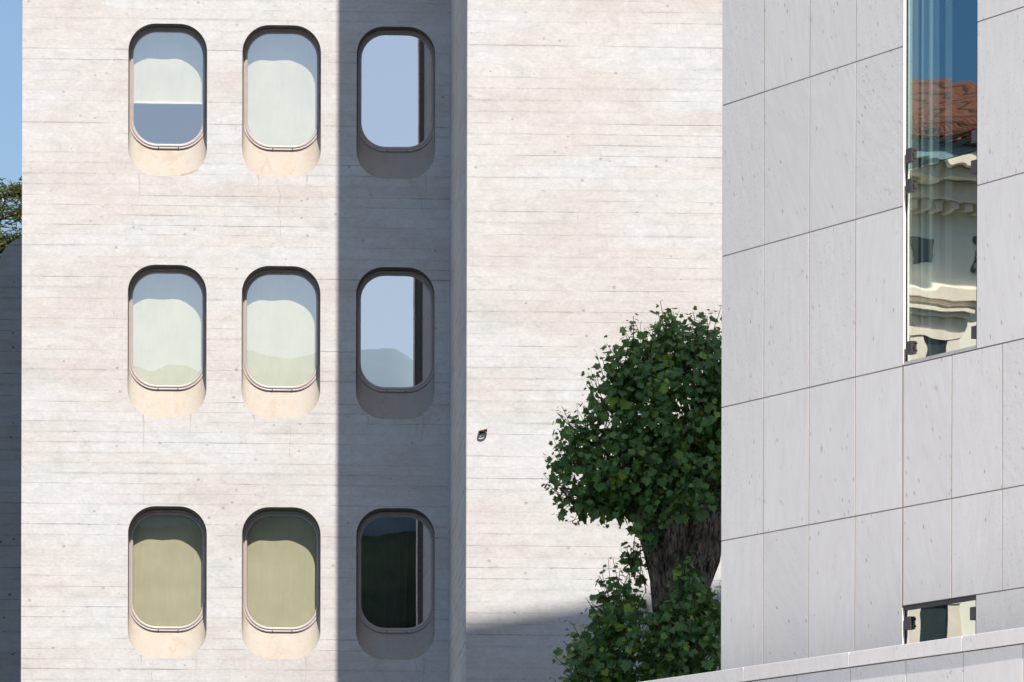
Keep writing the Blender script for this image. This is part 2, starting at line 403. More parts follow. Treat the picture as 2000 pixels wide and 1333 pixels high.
# window insides
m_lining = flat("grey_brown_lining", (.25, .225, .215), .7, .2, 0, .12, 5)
def frame_bm(wd):
    bm = bmesh.new(); gh = wd['gt'] - wd['gb']; gz = (wd['gt'] + wd['gb']) / 2
    prof = [(-.012, T + .004), (0, T - .004), (.003, T - .010), (.010, T - .014), (.028, T - .014), (.031, T - .008), (.037, T - .008), (.040, T - .018), (.056, T - .018), (.060, T - .012), (.060, T + .03)]
    loops = []
    for o, y in prof:
        loops.append([(x, YF + y, z) for x, z in rrect(wd['gx'], gz, GW + 2 * o, gh + 2 * o, GRAD + o)])
    loft(bm, loops)
    return bm
for wd in wins:
    ci, ri = wd['ci'], wd['ri']
    gz = (wd['gt'] + wd['gb']) / 2; gh = wd['gt'] - wd['gb']
    # deep reveal
    bm = bmesh.new()
    nseg = 5; loops = []
    ozc = (wd['zt'] + wd['zb']) / 2; oh = wd['zt'] - wd['zb']
    for k in range(nseg + 1):
        t = k / nseg; y = YF + t * (T + .012)
        ow = OW * (1 - t) + (GW + .075) * t; oh2t = wd['zt'] * (1 - t) + (wd['gt'] + .065) * t
        s = t                                   # sill slopes up
        ob = wd['zb'] * (1 - s) + (wd['gb'] - .052) * s
        rad = ORAD * (1 - t) + (GRAD + .045) * t
        loops.append([(x, y, z) for x, z in rrect(wd['cx'] * (1 - t) + wd['gx'] * t, (oh2t + ob) / 2, ow, oh2t - ob, rad)])
    rv = loft(bm, loops)
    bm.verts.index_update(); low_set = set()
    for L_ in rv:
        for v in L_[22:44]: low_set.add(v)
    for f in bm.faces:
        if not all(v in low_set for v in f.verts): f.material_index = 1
    win = obj("window_reveal", bm, (m_plaster, m_lining), tower, True, at=(wd['cx'], YF, wd['zb']))
    win.name = "window"
    fr = obj("frame", frame_bm(wd), m_frame, win)
    bm = bmesh.new(); tl = (.0032, .0045, .0034)[ri] if ci == 2 else 0.0
    L = [bm.verts.new((x, YF + T + (x - wd['gx']) * tl, z)) for x, z in rrect(wd['gx'], gz, GW + .02, gh + .02, GRAD + .01)]
    f = bm.faces.new(L)
    if f.normal.y > 0: f.normal_flip()
    obj("pane", bm, m_glassT3 if ci == 2 else m_glassT, win)
    for sx in (-1, 1):                           # drainage screws under the frame
        bm = bmesh.new(); cz = wd['gb'] - .047
        tube(bm, [(wd['gx'] + .008 + sx * .128, YF + T - .024, cz), (wd['gx'] + .008 + sx * .128, YF + T - .01, cz)], [.008, .008], 8)
        obj("screw", bm, m_gasket, win)
    # roller blinds in the two left columns
    if ci < 2:
        bm = bmesh.new(); zt = wd['gt'] + .15; zbb = wd['gb'] - .1
        half = (ci == 0 and ri == 0)
        if half: zbb = at_y(327, 202, YF + T + .06).z
        hw = GW / 2 + .05
        nx = 14; nz = 10; grid = []
        for j in range(nz + 1):
            row = []
            for i in range(nx + 1):
                x = wd['gx'] - hw + 2 * hw * i / nx; z = zbb + (zt - zbb) * j / nz
                row.append(bm.verts.new((x, YF + T + .055 + .004 * math.sin(i * 1.3 + ci), z)))
            grid.append(row)
        for j in range(nz):
            for i in range(nx):
                f = bm.faces.new((grid[j][i], grid[j][i + 1], grid[j + 1][i + 1], grid[j + 1][i])); f.smooth = True
        obj("blind", bm, m_blind, win)
        if half:
            bm = bmesh.new(); box(bm, (wd['gx'] - hw, YF + T + .022, zbb - .012), (2 * hw, 0, 0), (0, .014, -.010), (0, .018, .024))
            obj("blind_rail", bm, m_white, win)
    elif ri == 2:
        bm = bmesh.new(); pr = None
        for i in range(40):
            x = wd['gx'] - GW / 2 + .12 + i * .012; y = YF + T + .22 + .035 * math.sin(i * .95) + .02 * math.sin(i * .37)
            a_ = bm.verts.new((x, y, wd['gb'] - .2)); b_ = bm.verts.new((x - .1 + .004 * i, y, wd['gt'] + .2))
            if pr: bm.faces.new((pr[0], a_, b_, pr[1])).smooth = True
            pr = (a_, b_)
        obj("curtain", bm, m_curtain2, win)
# dark room behind the openings
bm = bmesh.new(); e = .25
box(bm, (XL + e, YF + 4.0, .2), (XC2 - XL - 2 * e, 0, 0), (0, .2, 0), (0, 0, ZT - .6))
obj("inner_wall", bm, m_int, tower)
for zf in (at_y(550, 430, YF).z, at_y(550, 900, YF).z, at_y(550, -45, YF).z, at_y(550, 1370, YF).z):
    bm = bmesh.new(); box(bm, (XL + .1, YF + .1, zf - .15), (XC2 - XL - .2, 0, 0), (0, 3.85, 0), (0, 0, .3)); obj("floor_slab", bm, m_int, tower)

# cracks: hair-thin open cracks in the concrete
m_crack = flat("crack_shadow", (.36, .31, .27), .95, 0)
def crack(bm, pts, Y, w):
    P = [at_y(x, y, Y) for x, y in pts]; fine = []
    for a, b in zip(P, P[1:]):
        n = max(2, int((b - a).length / .05))
        for k in range(n):
            q = a.lerp(b, k / n); q.x += R.uniform(-.008, .008); fine.append(q)
    fine.append(P[-1]); prev = None
    for i, q in enumerate(fine):
        ww = w * .6 * (0.35 + .65 * math.sin(PI * (i + .5) / len(fine))) * R.uniform(.6, 1.3)
        v = (bm.verts.new((q.x - ww, Y - .003, q.z)), bm.verts.new((q.x + ww, Y - .003, q.z)))
        if prev: bm.faces.new((prev[0], prev[1], v[1], v[0]))
        prev = v
cr = [([(541, 350), (548, 385), (543, 405), (548, 440), (550, 475)], .0035),
      ([(811, 350), (817, 375), (823, 400), (828, 425)], .0045),
      ([(716, 352), (721, 380), (719, 400)], .003),
      ([(565, 820), (568, 850), (566, 880), (570, 912)], .0026),
      ([(279, 820), (281, 860), (280, 905)], .002),
      ([(815, 822), (814, 835), (811, 850)], .004),
      ([(298, 1292), (297, 1333)], .003), ([(812, 1292), (819, 1333)], .004), ([(730, 1295), (735, 1320)], .003),
      ([(280, 960), (281, 985)], .003), ([(353, 962), (350, 978)], .003)]
m_rust = flat("rust_stain", (.33, .21, .11), .95, 0)
bm = bmesh.new(); crack(bm, [(330, 343.5), (352, 343), (370, 338), (386, 332)], YF, .02); obj("rust_stain", bm, m_rust, tower)
for pts, ww in cr:
    bm = bmesh.new(); crack(bm, pts, YF, ww); obj("crack", bm, m_crack, tower)

m_drip = flat("faint_water_stain", (.49, .465, .44), .95, 0)
Rd = random.Random(12)
for wd in wins:
    for sx in (-.42, .40):
        if Rd.random() < .35: continue
        bm = bmesh.new(); x0 = wd['cx'] + sx * OW * Rd.uniform(.7, .95); L_ = Rd.uniform(.15, .5); z0 = wd['zb'] + .05
        pr = None; n_ = 10
        for i in range(n_ + 1):
            t = i / n_; ww = .011 * (1 - t) * Rd.uniform(.5, 1.3) + .002; xx = x0 + .012 * math.sin(4 * t + sx); zz = z0 - L_ * t
            if abs(sx) > .38 and i == 0: zz = z0 - .02
            v = (bm.verts.new((xx - ww, YF - .002, zz)), bm.verts.new((xx + ww, YF - .002, zz)))
            if pr: bm.faces.new((pr[0], pr[1], v[1], v[0]))
            pr = v
        obj("water_stain", bm, m_drip, tower)
# iron ring on the projecting block
rc = at_y(941.5, 848, YN); ry = rc.y
bm = bmesh.new(); S2 = YN / F_PX
pts = []
for k in range(33):
    a = 2 * PI * k / 32
    # ring hangs tilted out from the wall, seen from below as a flat oval
    v = Vector((math.cos(a) * 8.0 * S2, 0, math.sin(a) * 4.6 * S2))
    v.z += .28 * v.x
    pts.append(Vector((rc.x + v.x, ry - .018 + math.sin(a) * .008, rc.z + v.z - .01)))
pts.append(pts[1]); tube(bm, pts[:33], [.0095] * 33, 8, False)
ring = obj("wall_ring", bm, flat("weathered_bronze", (.045, .055, .045), .5, .4, .6), tower, at=(rc.x, ry, rc.z))
bm = bmesh.new(); pl = at_y(943, 841.5, YN)
box(bm, (pl.x - 8.5 * S2, ry - .034, pl.z - .018), (17 * S2, 0, .026), (0, .05, -.004), (0, 0, .012))
tube(bm, [(pl.x + .005, ry - .02, pl.z), (pl.x, ry - .03, pl.z - .022)], [.012, .014], 8)
obj("ring_plate", bm, flat("rusty_iron", (.11, .06, .035), .8, .2), ring)

# ------------------------------------------------------------------ rounded concrete wall at the far left
YA = 84.0
bm = bmesh.new(); prof = []
for k in range(15):
    a = PI - (PI / 2) * k / 14
    prof.append((58 + 60 * math.cos(a), 522 - 60 * math.sin(a)))
prof = [(-2, 2170)] + prof + [(190, 462), (190, 2170)]
fr_ = [bm.verts.new((at_y(x, 522, YA).x, YA, max(0, at_y(58, y, YA).z))) for x, y in prof]
bk_ = [bm.verts.new(v.co + Vector((0, 3.2, 0))) for v in fr_]
bm.faces.new(fr_); bm.faces.new(list(reversed(bk_)))
for i in range(len(fr_)):
    j = (i + 1) % len(fr_); bm.faces.new((fr_[j], fr_[i], bk_[i], bk_[j]))
bmesh.ops.recalc_face_normals(bm, faces=bm.faces)
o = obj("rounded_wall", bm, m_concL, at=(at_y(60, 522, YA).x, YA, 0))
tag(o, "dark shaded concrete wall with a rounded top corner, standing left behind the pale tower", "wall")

# ------------------------------------------------------------------ marble building
dm = ray(-4535, 2157); dm.z = 0; dm.normalize(); E = -dm            # E runs to the right, towards the camera
NM = Vector((-abs(E.y), -abs(E.x), 0)); NM.normalize()
if NM.dot(CAM - at_d(1409, 600, 45)) < 0: NM = -NM
P0 = at_d(1409.0, 600, 45.0); P0.z = 0
def on_pl(px, py, off=0.0):
    r = ray(px, py); o = P0 + NM * off
    t = (o - Vector((CAM.x, CAM.y, 0))).dot(NM) / r.dot(NM); return CAM + r * t
def s_of(px, py=660, off=0.0): return (on_pl(px, py, off) - P0).dot(E)
def z_of(px, py, off=0.0): return on_pl(px, py, off).z
def W(s, z, off=0.0): return P0 + E * s + NM * off + Vector((0, 0, z))
print("marble normal.sun", NM.dot(to_sun), "E", E)
mb = empty("marble_building", W(8, 0, -3)); tag(mb, "building clad in large pale marble slabs with a tall narrow flush window", "building")
Z1 = (z_of(1409, 207.5) + z_of(2000, 13.5)) / 2; Z2 = (z_of(1409, 501.5) + z_of(2000, 338)) / 2
Z3 = (z_of(1408, 797) + z_of(2000, 661)) / 2; Z4 = (z_of(1407, 1057.5) + z_of(2000, 948)) / 2; Z5 = (z_of(1763, 1184) + z_of(2000, 1148)) / 2
print("rows", Z1, Z2, Z3, Z4, Z5, z_of(1409, 207.5) - z_of(2000, 13.5))
PW = .715
sc = [0] + [s_of(x, 600) for x in (1491.5, 1580.5, 1670.5, 1765.5)]
sU0, sU1 = s_of(1768.5, 400) - .0, s_of(1907.5, 400)
sU0 = s_of(1763.5, 400)
sB = [s_of(1763.5, 900), s_of(1858.5, 900), s_of(1957, 900)]
sB += [sB[-1] + PW * k for k in range(1, 22)]
sU = [sU1, sU1 + 1.32]; sU += [sU[-1] + PW * k for k in range(1, 20)]
G = .005
bmP = bmesh.new()
def panel(s0, s1, z0, z1, b=bmP, off=0.0, th=.03, g=G):
    d = R.uniform(-.0004, .0004); t1 = R.uniform(-.0004, .0004); t2 = R.uniform(-.0004, .0004)
    gv = g * 1.35; a0, a1, b0, b1 = s0 + gv, s1 - gv, z0 + g, z1 - g
    f = [W(a0, b0, off + d - t1 - t2), W(a1, b0, off + d + t1 - t2), W(a1, b1, off + d + t1 + t2), W(a0, b1, off + d - t1 + t2)]
    k = [W(a0, b0, off - th), W(a1, b0, off - th), W(a1, b1, off - th), W(a0, b1, off - th)]
    fv = [b.verts.new(v) for v in f]; kv = [b.verts.new(v) for v in k]
    b.faces.new(fv)
    for i in range(4):
        j = (i + 1) % 4; b.faces.new((fv[j], fv[i], kv[i], kv[j]))
zr = [Z5 - 1.2 * k for k in range(6, 0, -1)] + [Z5, Z4, Z3, Z2, Z1] + [Z1 + 1.2 * k for k in range(1, 13)]
rows_left = [Z4 - 1.95 * k for k in range(4, 0, -1)] + [Z4, Z3, Z2, Z1] + [Z1 + 1.2 * k for k in range(1, 13)]
rows_left[0] = 0.0
for z0, z1 in zip(rows_left, rows_left[1:]):
    for s0, s1 in zip([0, sc[1], sc[2], sc[3]], [sc[1], sc[2], sc[3], sU0]): panel(s0, s1, z0, z1)
ZW = Z1 + 2.4                                    # head of the tall window, above the frame
up = [Z3, Z2, Z1] + [Z1 + 1.2 * k for k in range(1, 13)]
for z0, z1 in zip(up, up[1:]):
    for s0, s1 in zip(sU, sU[1:]): panel(s0, s1, z0, z1)
    if z0 >= ZW - .01: panel(sU0, sU1, z0, z1)
for z0, z1 in ((Z4, Z3), (Z5, Z4)):
    for s0, s1 in zip(sB, sB[1:]): panel(s0, s1, z0, z1)
sL1 = s_of(1905.5, 1200); ZL0 = Z5 - 1.25
lowr = [Z5 - 1.25 * k for k in range(5, -1, -1)]
lowr[0] = 0.0
sL = [sL1, sL1 + 1.4] + [sL1 + 1.4 + PW * k for k in range(1, 20)]
for z0, z1 in zip(lowr, lowr[1:]):
    for s0, s1 in zip(sL, sL[1:]): panel(s0, s1, z0, z1)
    if z1 <= ZL0 + .01: panel(sU0, sL1, z0, z1)
bmesh.ops.recalc_face_normals(bmP, faces=bmP.faces)
obj("marble_cladding", bmP, m_marble, mb)
bm = bmesh.new(); box(bm, W(-.004, 0, -.30), E * .014, NM * .268, Vector((0, 0, Z1 + 14.4))); bmesh.ops.recalc_face_normals(bm, faces=bm.faces)
obj("added_dark_strip", bm, m_bracket, mb)  # dark strip added so the wall end mirrors dark in the tower panes
# structure behind the slabs (joint colour), with the two openings
SE = 19.0; ZR = Z1 + 14.4; OB = -.0016
bm = bmesh.new()
def back(s0, s1, z0, z1):
    box(bm, W(s0, z0, OB - .25), E * (s1 - s0), NM * .25, Vector((0, 0, z1 - z0)))
back(.01, sU0 - .005, 0, ZR); back(sU0 - .005, sU1 + .005, ZW, ZR); back(sU1 + .005, SE, Z3 + .0, ZR)
back(sU0 - .005, SE, Z5, Z3 - .005); back(sL1 + .005, SE, 0, Z5); back(sU0 - .005, sL1 + .005, 0, ZL0)
obj("wall_core", bm, m_grout, mb)
bm = bmesh.new(); DP = 11.0
box(bm, W(0.02, 0, -DP), E * .25, NM * (DP - .27), Vector((0, 0, ZR)))
box(bm, W(SE - .25, 0, -DP), E * .25, NM * (DP - .27), Vector((0, 0, ZR)))
box(bm, W(.27, 0, -DP), E * (SE - .52), NM * .25, Vector((0, 0, ZR)))
box(bm, W(.02, ZR, -DP), E * (SE - .02), NM * (DP - .02), Vector((0, 0, .3)))
box(bm, W(.3, 0, -3.2), E * (SE - .6), NM * .15, Vector((0, 0, ZR - .02)))
obj("outer_walls", bm, m_marble_low, mb)
for zf in (Z1 + 2.7, Z3 - .45, Z5 + .2):
    bm = bmesh.new(); box(bm, W(.3, zf, -3.0), E * (SE - .6), NM * 2.6, Vector((0, 0, .3))); obj("floor_slab", bm, m_int, mb)
# unseen block added behind the facade, shaped to shade the tower foot and tree
sct = 12.5
A = at_y(911, 1213, YN); B = at_y(1160, 1178, YN)
def caster(Pw, s): return Pw + to_sun * (s / -to_sun.y)
CA = caster(A, sct); xl = 5.9
CB = caster(B, sct - (B.z - A.z) * -to_sun.y / to_sun.z)
slope = (CB.y - CA.y) / (CB.x - CA.x)
print("caster", CA, CB)
ztop = CA.z; dirx = Vector((1, slope, 0)).normalized(); yl = CA.y + (xl - CA.x) * slope
def ye(x): return CA.y + (x - CA.x) * slope
xr0 = .0950 * CA.y; yr0 = ye(xr0); yf0 = yr0 - 4.2; xf0 = .0955 * yf0
fp = [(xf0, yf0), (xf0 + 14, yf0), (xf0 + 14, ye(xf0 + 14)), (xr0, yr0)]
print("caster_block", fp, ztop)
bm = bmesh.new(); lo = [bm.verts.new((x, y, 0)) for x, y in fp]; hi = [bm.verts.new((x, y, ztop)) for x, y in fp]
bm.faces.new(list(reversed(lo))); bm.faces.new(hi)
for i in range(4): bm.faces.new((lo[i], lo[(i + 1) % 4], hi[(i + 1) % 4], hi[i]))
obj("rear_shadow_caster", bm, m_marble_low, mb)

# tall flush window
def wbox(name, s0, s1, z0, z1, o0, o1, mat, par):
    b = bmesh.new(); box(b, W(s0, z0, o0), E * (s1 - s0), NM * (o1 - o0), Vector((0, 0, z1 - z0)))
    bmesh.ops.recalc_face_normals(b, faces=b.faces); return obj(name, b, mat, par)
GO = -.027                                        # glass recess
def jamb(s0, s1, z0, z1, par):
    wbox("jamb", s0, s0 + .004, z0, z1, GO - .05, .001, m_marble, par)
    wbox("gasket", s0 + .004, s0 + .014, z0, z1, GO - .01, GO + .004, m_gasket, par)
    wbox("jamb", s1 - .004, s1, z0, z1, GO - .05, -.001, m_gasket, par)
win = empty("window", W((sU0 + sU1) / 2, Z3, 0) - Vector(mb.location)); win.parent = mb
jamb(sU0 + .001, sU1 + .001, Z3 + .012, ZW - .01, win)
zs0, zs1 = z_of(1770, 333), z_of(1907, 296); zsp = (z_of(1770, 333, GO) + z_of(1907, 296, GO)) / 2
print("split", zs0, zs1, zsp)
gb0 = Z3 + .03
def pane(name, s0, s1, z0, z1, mat, par):
    b = bmesh.new(); nx, nz = 6, 14
    vsg = [[b.verts.new(W(s0 + (s1 - s0) * i / nx, z0 + (z1 - z0) * j / nz, GO)) for i in range(nx + 1)] for j in range(nz + 1)]
    for j in range(nz):
        for i in range(nx): b.faces.new((vsg[j][i], vsg[j][i + 1], vsg[j + 1][i + 1], vsg[j + 1][i])).smooth = True
    return obj(name, b, mat, par)
ga, gb_ = sU0 + .005, sU1 - .012
pane("pane", ga, gb_, zsp + .004, ZW - .01, m_glassU, win)["label"] = "upper bluish pane reflecting sky and a tiled roof"
pane("pane", ga, gb_, gb0, zsp - .004, m_glassL, win)["label"] = "lower pane reflecting a pale palace front"
wbox("sill_rail", sU0 + .004, sU1 - .004, Z3 + .004, gb0, GO - .03, -.004, m_rail, win)
def clamp(cx, y0, y1, wpx, left, par, off=.004):
    s0, s1 = s_of(cx - wpx / 2, y0), s_of(cx + wpx / 2, y0)
    z0, z1 = z_of(cx, y1), z_of(cx, y0)
    o = wbox("glass_clamp", s0, s1, z0, z1, GO + .002, GO + .024, m_bracket, par)
    for zz in (z0 + (z1 - z0) * .22, z0 + (z1 - z0) * .78):
        b = bmesh.new(); q = W(s1 + .022 if left else s0 + .03, zz, GO + .002)
        tube(b, [q, q + NM * .012], [.008, .008], 8); obj("bolt", b, m_gasket, par)
for cx, y0, y1, wp, lf in ((1773.5, 290, 318, 11, 1), (1773.5, 350, 376, 11, 1), (1902, 254, 279, 11, 0), (1901.5, 313, 339, 12, 0), (1773.5, 667, 692, 11, 1), (1901, 637, 661, 10, 0)):
    clamp(cx, y0, y1, wp, lf, win)
# lower window
win2 = empty("window", W((sU0 + sL1) / 2, ZL0, 0) - Vector(mb.location)); win2.parent = mb
jamb(sU0 + .001, sL1 + .001, ZL0, Z5 - .012, win2)
pane("pane", sU0 + .005, sL1 - .012, ZL0 + .02, Z5 - .03, m_glassL, win2)
wbox("head_rail", sU0 + .004, sL1 - .004, Z5 - .032, Z5 - .003, GO - .03, -.012, m_bracket, win2)
for cx, y0, y1, wp, lf in ((1770.5, 1205, 1230, 12, 1), (1899, 1186, 1211, 11, 0)): clamp(cx, y0, y1, wp, lf, win2)
# curtains inside
def curtain(s0, s1, z0, z1, off, par, amp=.04, per=.11, ph=0, mat=None):
    b = bmesh.new(); n = max(6, int((s1 - s0) / .018)); pr = None
    for i in range(n + 1):
        s = s0 + (s1 - s0) * i / n; o_ = off + amp * math.sin(2 * PI * (s / per) + ph) + amp * .4 * math.sin(s * 23)
        q = (b.verts.new(W(s, z0, o_)), b.verts.new(W(s, z1, o_)))
        if pr: b.faces.new((pr[0], q[0], q[1], pr[1])).smooth = True
        pr = q
    obj("curtain", b, mat or m_curtain, par)
curtain(sU0 + .02, sU0 + .22, Z3 - .1, ZW, -.16, win)
curtain(sU0 + .27, sU0 + .33, Z3 - .1, ZW, -.22, win, .01)
curtain(sU0 + .36, sU0 + .66, ZL0 - .1, Z5, -.3, win2, .03, .1)

# ------------------------------------------------------------------ low terrace wall in front
OFT = 1.35
tw = empty("terrace_wall", W(4, 0, OFT)); tag(tw, "low marble-slab terrace wall with a plain coping, running in front of the marble building", "wall")
zc1 = (z_of(1409, 1308, OFT) + z_of(2000, 1228.5, OFT)) / 2
print("coping z", z_of(1409, 1308, OFT), z_of(2000, 1228.5, OFT), z_of(1265, 1333, OFT))
ch = .105; cp = .012
jc = [s_of(x, 1290, OFT) for x in (1455, 1665.5, 1881.5)]
jp = (jc[2] - jc[0]) / 2
jcs = [jc[0] + jp * k for k in range(-3, 9)]
bm = bmesh.new()
for a_, b_ in zip(jcs, jcs[1:]):
    box(bm, W(a_ + .004, zc1 - ch, OFT - .30), E * (b_ - a_ - .008), NM * (.30 + cp), Vector((0, 0, ch)))
bmesh.ops.recalc_face_normals(bm, faces=bm.faces)
bmesh.ops.bevel(bm, geom=list(bm.edges), offset=.0015, segments=1, affect='EDGES')
obj("coping", bm, m_marble_low, tw)
bm = bmesh.new()
jl = [jc[0] + jp / 2 * k for k in range(-6, 16)]
for a_, b_ in zip(jl, jl[1:]):
    for z0, z1 in ((zc1 - ch - 1.35, zc1 - ch - .004), (zc1 - ch - 2.7, zc1 - ch - 1.35), (0, zc1 - ch - 2.7)): panel(a_, b_, z0, z1, bm, OFT, .03, .005)
bmesh.ops.recalc_face_normals(bm, faces=bm.faces)
obj("marble_cladding", bm, m_marble_low, tw)
bm = bmesh.new(); box(bm, W(jl[0] + .01, 0, OFT - .28), E * (jl[-1] - jl[0] - .02), NM * .268, Vector((0, 0, zc1 - ch - .004)))
obj("wall_core", bm, m_grout, tw)

# ------------------------------------------------------------------ foliage
def leafm(name, c1, c2, back):
    a = M(name); a.t.nodes.remove(a.b); p = a.pos(); r = a.island()
    col = a.mix(r, c1, c2)
    yel = a.ramp(r, .86, .98); col = a.mix(yel, col, (c2[0] * 1.7, c2[1] * 1.35, c2[2] * .7))
    v = a.ramp(a.noise(p, 40, 3), .3, .7, .85, 1.12, False); col = a.mix(1, col, a.xyz(v, v, v), 'MULTIPLY')
    pb = a.n('ShaderNodeBsdfPrincipled'); a.put(pb.inputs['Base Color'], col); pb.inputs['Roughness'].default_value = .36; pb.inputs['Specular IOR Level'].default_value = .45
    tr = a.n('ShaderNodeBsdfTranslucent'); a.put(tr.inputs['Color'], a.mix(.5, col, back))
    mx = a.n('ShaderNodeMixShader'); mx.inputs[0].default_value = .32
    a.t.links.new(pb.outputs[0], mx.inputs[1]); a.t.links.new(tr.outputs[0], mx.inputs[2]); a.t.links.new(mx.outputs[0], a.out.inputs[0])
    return a.m
m_leaf = leafm("broad_leaf", (.085, .20, .06), (.17, .32, .07), (.11, .17, .02))
m_twig = flat("green_twig", (.10, .085, .04), .8, .2)
def bark():
    a = M("furrowed_bark"); p = a.pos()
    q = a.scale(p, (34, 34, 7)); n = a.noise(q, 1, 6, .65, dist=.7); n2 = a.noise(p, 3.2, 4)
    f = a.ramp(n, .36, .62)
    c = a.mix(f, (.010, .009, .008), (.30, .245, .20)); c = a.mix(a.ramp(n2, .45, .7, 0, .6), c, (.035, .028, .024))
    a.bump(n, .9, .03)
    return a.base(c, .95, .1)
m_bark = bark()
LEAF = [(0, 0), (.30, -.10), (.52, .08), (.44, .26), (.62, .50), (.38, .56), (.30, .70), (.16, .76), (0, 1.0), (-.16, .76), (-.30, .70), (-.38, .56), (-.62, .50), (-.44, .26), (-.52, .08), (-.30, -.10)]
def leaf(bm, p, d, nrm, size):
    """lobed leaf, base at p, tip along d, folded a little at the midrib"""
    d = d.normalized(); s = d.cross(nrm).normalized(); n = s.cross(d).normalized()
    fold = R.uniform(.05, .3); droop = R.uniform(-.05, .25); wz = R.uniform(.8, 1.05)
    def P(x, y): return p + (d * y + s * x * wz + n * (abs(x) * fold - droop * y * y)) * size
    c0 = bm.verts.new(P(0, 0)); tip = bm.verts.new(P(0, 1.0))
    rt = [bm.verts.new(P(x, y)) for x, y in LEAF[1:8]]
    lf = [bm.verts.new(P(x, y)) for x, y in LEAF[9:]]
    bm.faces.new([c0] + rt + [tip]); bm.faces.new([tip] + lf + [c0])
def shoot(bl, bt, p, d, length, size, dens=1.0, droop=0.0):
    n = max(4, int(length / .055 * dens)); pts = [p.copy()]; dd = d.normalized()
    step = length / n; q = p.copy(); ph = R.uniform(0, 6.28)
    for i in range(n):
        dd = (dd + Vector((R.uniform(-.10, .10), R.uniform(-.10, .10), R.uniform(-.05, .12) - droop))).normalized()
        q = q + dd * step; pts.append(q.copy()); t = (i + 1) / n
        ph += 2.4
        side = dd.cross(Vector((math.cos(ph), math.sin(ph), .3)))
        if side.length < .1: continue
        side.normalize()
        ls = size * (1.0 - .55 * t ** 2.2) * R.uniform(.55, 1.3)
        base = q + side * ls * R.uniform(.3, .8) + dd * .01
        # leaves hang outwards and face up/out
        ld = (side + dd * R.uniform(.0, .5) + Vector((0, 0, R.uniform(-.9, -.1)))).normalized()
        nr = (Vector((R.uniform(-.7, .7), R.uniform(-1.1, .2), R.uniform(.1, 1.1)))).normalized()
        if abs(ld.dot(nr)) > .95: continue
        leaf(bl, base, ld, nr, ls)
    if bt is not None: tube(bt, pts[::2] if len(pts) > 6 else pts, [max(.002, .006 * (1 - i / len(pts))) for i in range(len(pts[::2] if len(pts) > 6 else pts))], 4, False)
YT = 62.0
def tp(px, py, dy=0.0): return at_y(px, py, YT + dy)
ST = YT / F_PX
def foliage(ells, nshoot, size, lmin, lmax, upb, seed, droop=0.0, mask=None):
    global R
    R = random.Random(seed); bl = bmesh.new(); bt = bmesh.new()
    tot = sum(e[2] * e[3] for e in ells)
    for (cx, cy, rx, rz, ry, dy) in ells:
        c = tp(cx, cy, dy); n = int(nshoot * rx * rz / tot)
        for _ in range(n):
            while True:
                v = Vector((R.gauss(0, 1), R.gauss(0, 1), R.gauss(0, 1))); v.normalize()
                if v.y < .55 or R.random() < .3: break
            rad = R.uniform(.45, .92) ** .6
            off = Vector((v.x * rx * ST, v.y * ry, v.z * rz * ST)) * rad
            p = c + off; out = Vector((v.x, v.y * .9, v.z)).normalized()
            d = (out * .8 + Vector((R.uniform(-.35, .35), R.uniform(-.45, .15), upb + R.uniform(-.25, .3)))).normalized()
            L = R.uniform(lmin, lmax) * (.6 if rad < .75 else 1)
            p = p - d * L * .55
            shoot(bl, bt, p, d, L, size, 1.0, droop)
    return bl, bt
# trunk and limbs of the pollard tree
def limb(bm, pts, n=20, amp=.05):
    P = [tp(x, y, dy) for x, y, r, dy in pts]; rd = [r * ST for x, y, r, dy in pts]
    PP, RR = [], []
    for i in range(len(P) - 1):
        for k in range(8):
            t = k / 8; PP.append(P[i].lerp(P[i + 1], t)); RR.append(rd[i] * (1 - t) + rd[i + 1] * t)
    PP.append(P[-1]); RR.append(rd[-1])
    rings = tube(bm, PP, RR, n, True)
    for rg, c, r in zip(rings, PP, RR):
        for v in rg:
            d = v.co - c; a = math.atan2(d.y, d.x)
            k = noise.noise(Vector((math.cos(a) * 2.2, math.sin(a) * 2.2, c.z * .9))) * .9 + noise.noise(Vector((math.cos(a) * 7, math.sin(a) * 7, c.z * 1.6))) * .5
            v.co += d * k * .28
t0 = tp(1345, 2170); t0.z = 0
tree = empty("pollarded_tree", (tp(1345, 1400).x, YT, 0))
tag(tree, "dark green leafy tree with a thick forked trunk beside the marble building", "tree")
bm = bmesh.new()
limb(bm, [(1345, 2190, 62, 0), (1342, 1700, 54, 0), (1336, 1400, 44, 0), (1328, 1250, 42, 0), (1334, 1170, 46, 0), (1348, 1090, 46, 0), (1368, 1000, 44, .05), (1375, 900, 34, .1), (1372, 820, 22, .1), (1360, 760, 12, .1)])
limb(bm, [(1318, 1290, 30, 0), (1303, 1200, 23, -.1), (1290, 1130, 20, -.15), (1275, 1070, 19, -.2), (1262, 1010, 20, -.2), (1250, 960, 18, -.1), (1225, 900, 12, 0), (1200, 860, 8, 0)])
limb(bm, [(1330, 1200, 36, -.1), (1322, 1120, 32, -.15), (1318, 1050, 27, -.2), (1312, 980, 24, -.2), (1310, 900, 18, -.1), (1300, 820, 12, 0), (1290, 740, 7, 0)])
limb(bm, [(1358, 1160, 22, 0), (1384, 1080, 24, 0), (1402, 1000, 24, 0), (1430, 920, 16, 0)])
limb(bm, [(1308, 1240, 24, .45), (1302, 1150, 20, .45), (1296, 1060, 22, .45), (1290, 980, 26, .35)])
obj("trunk", bm, m_bark, tree)
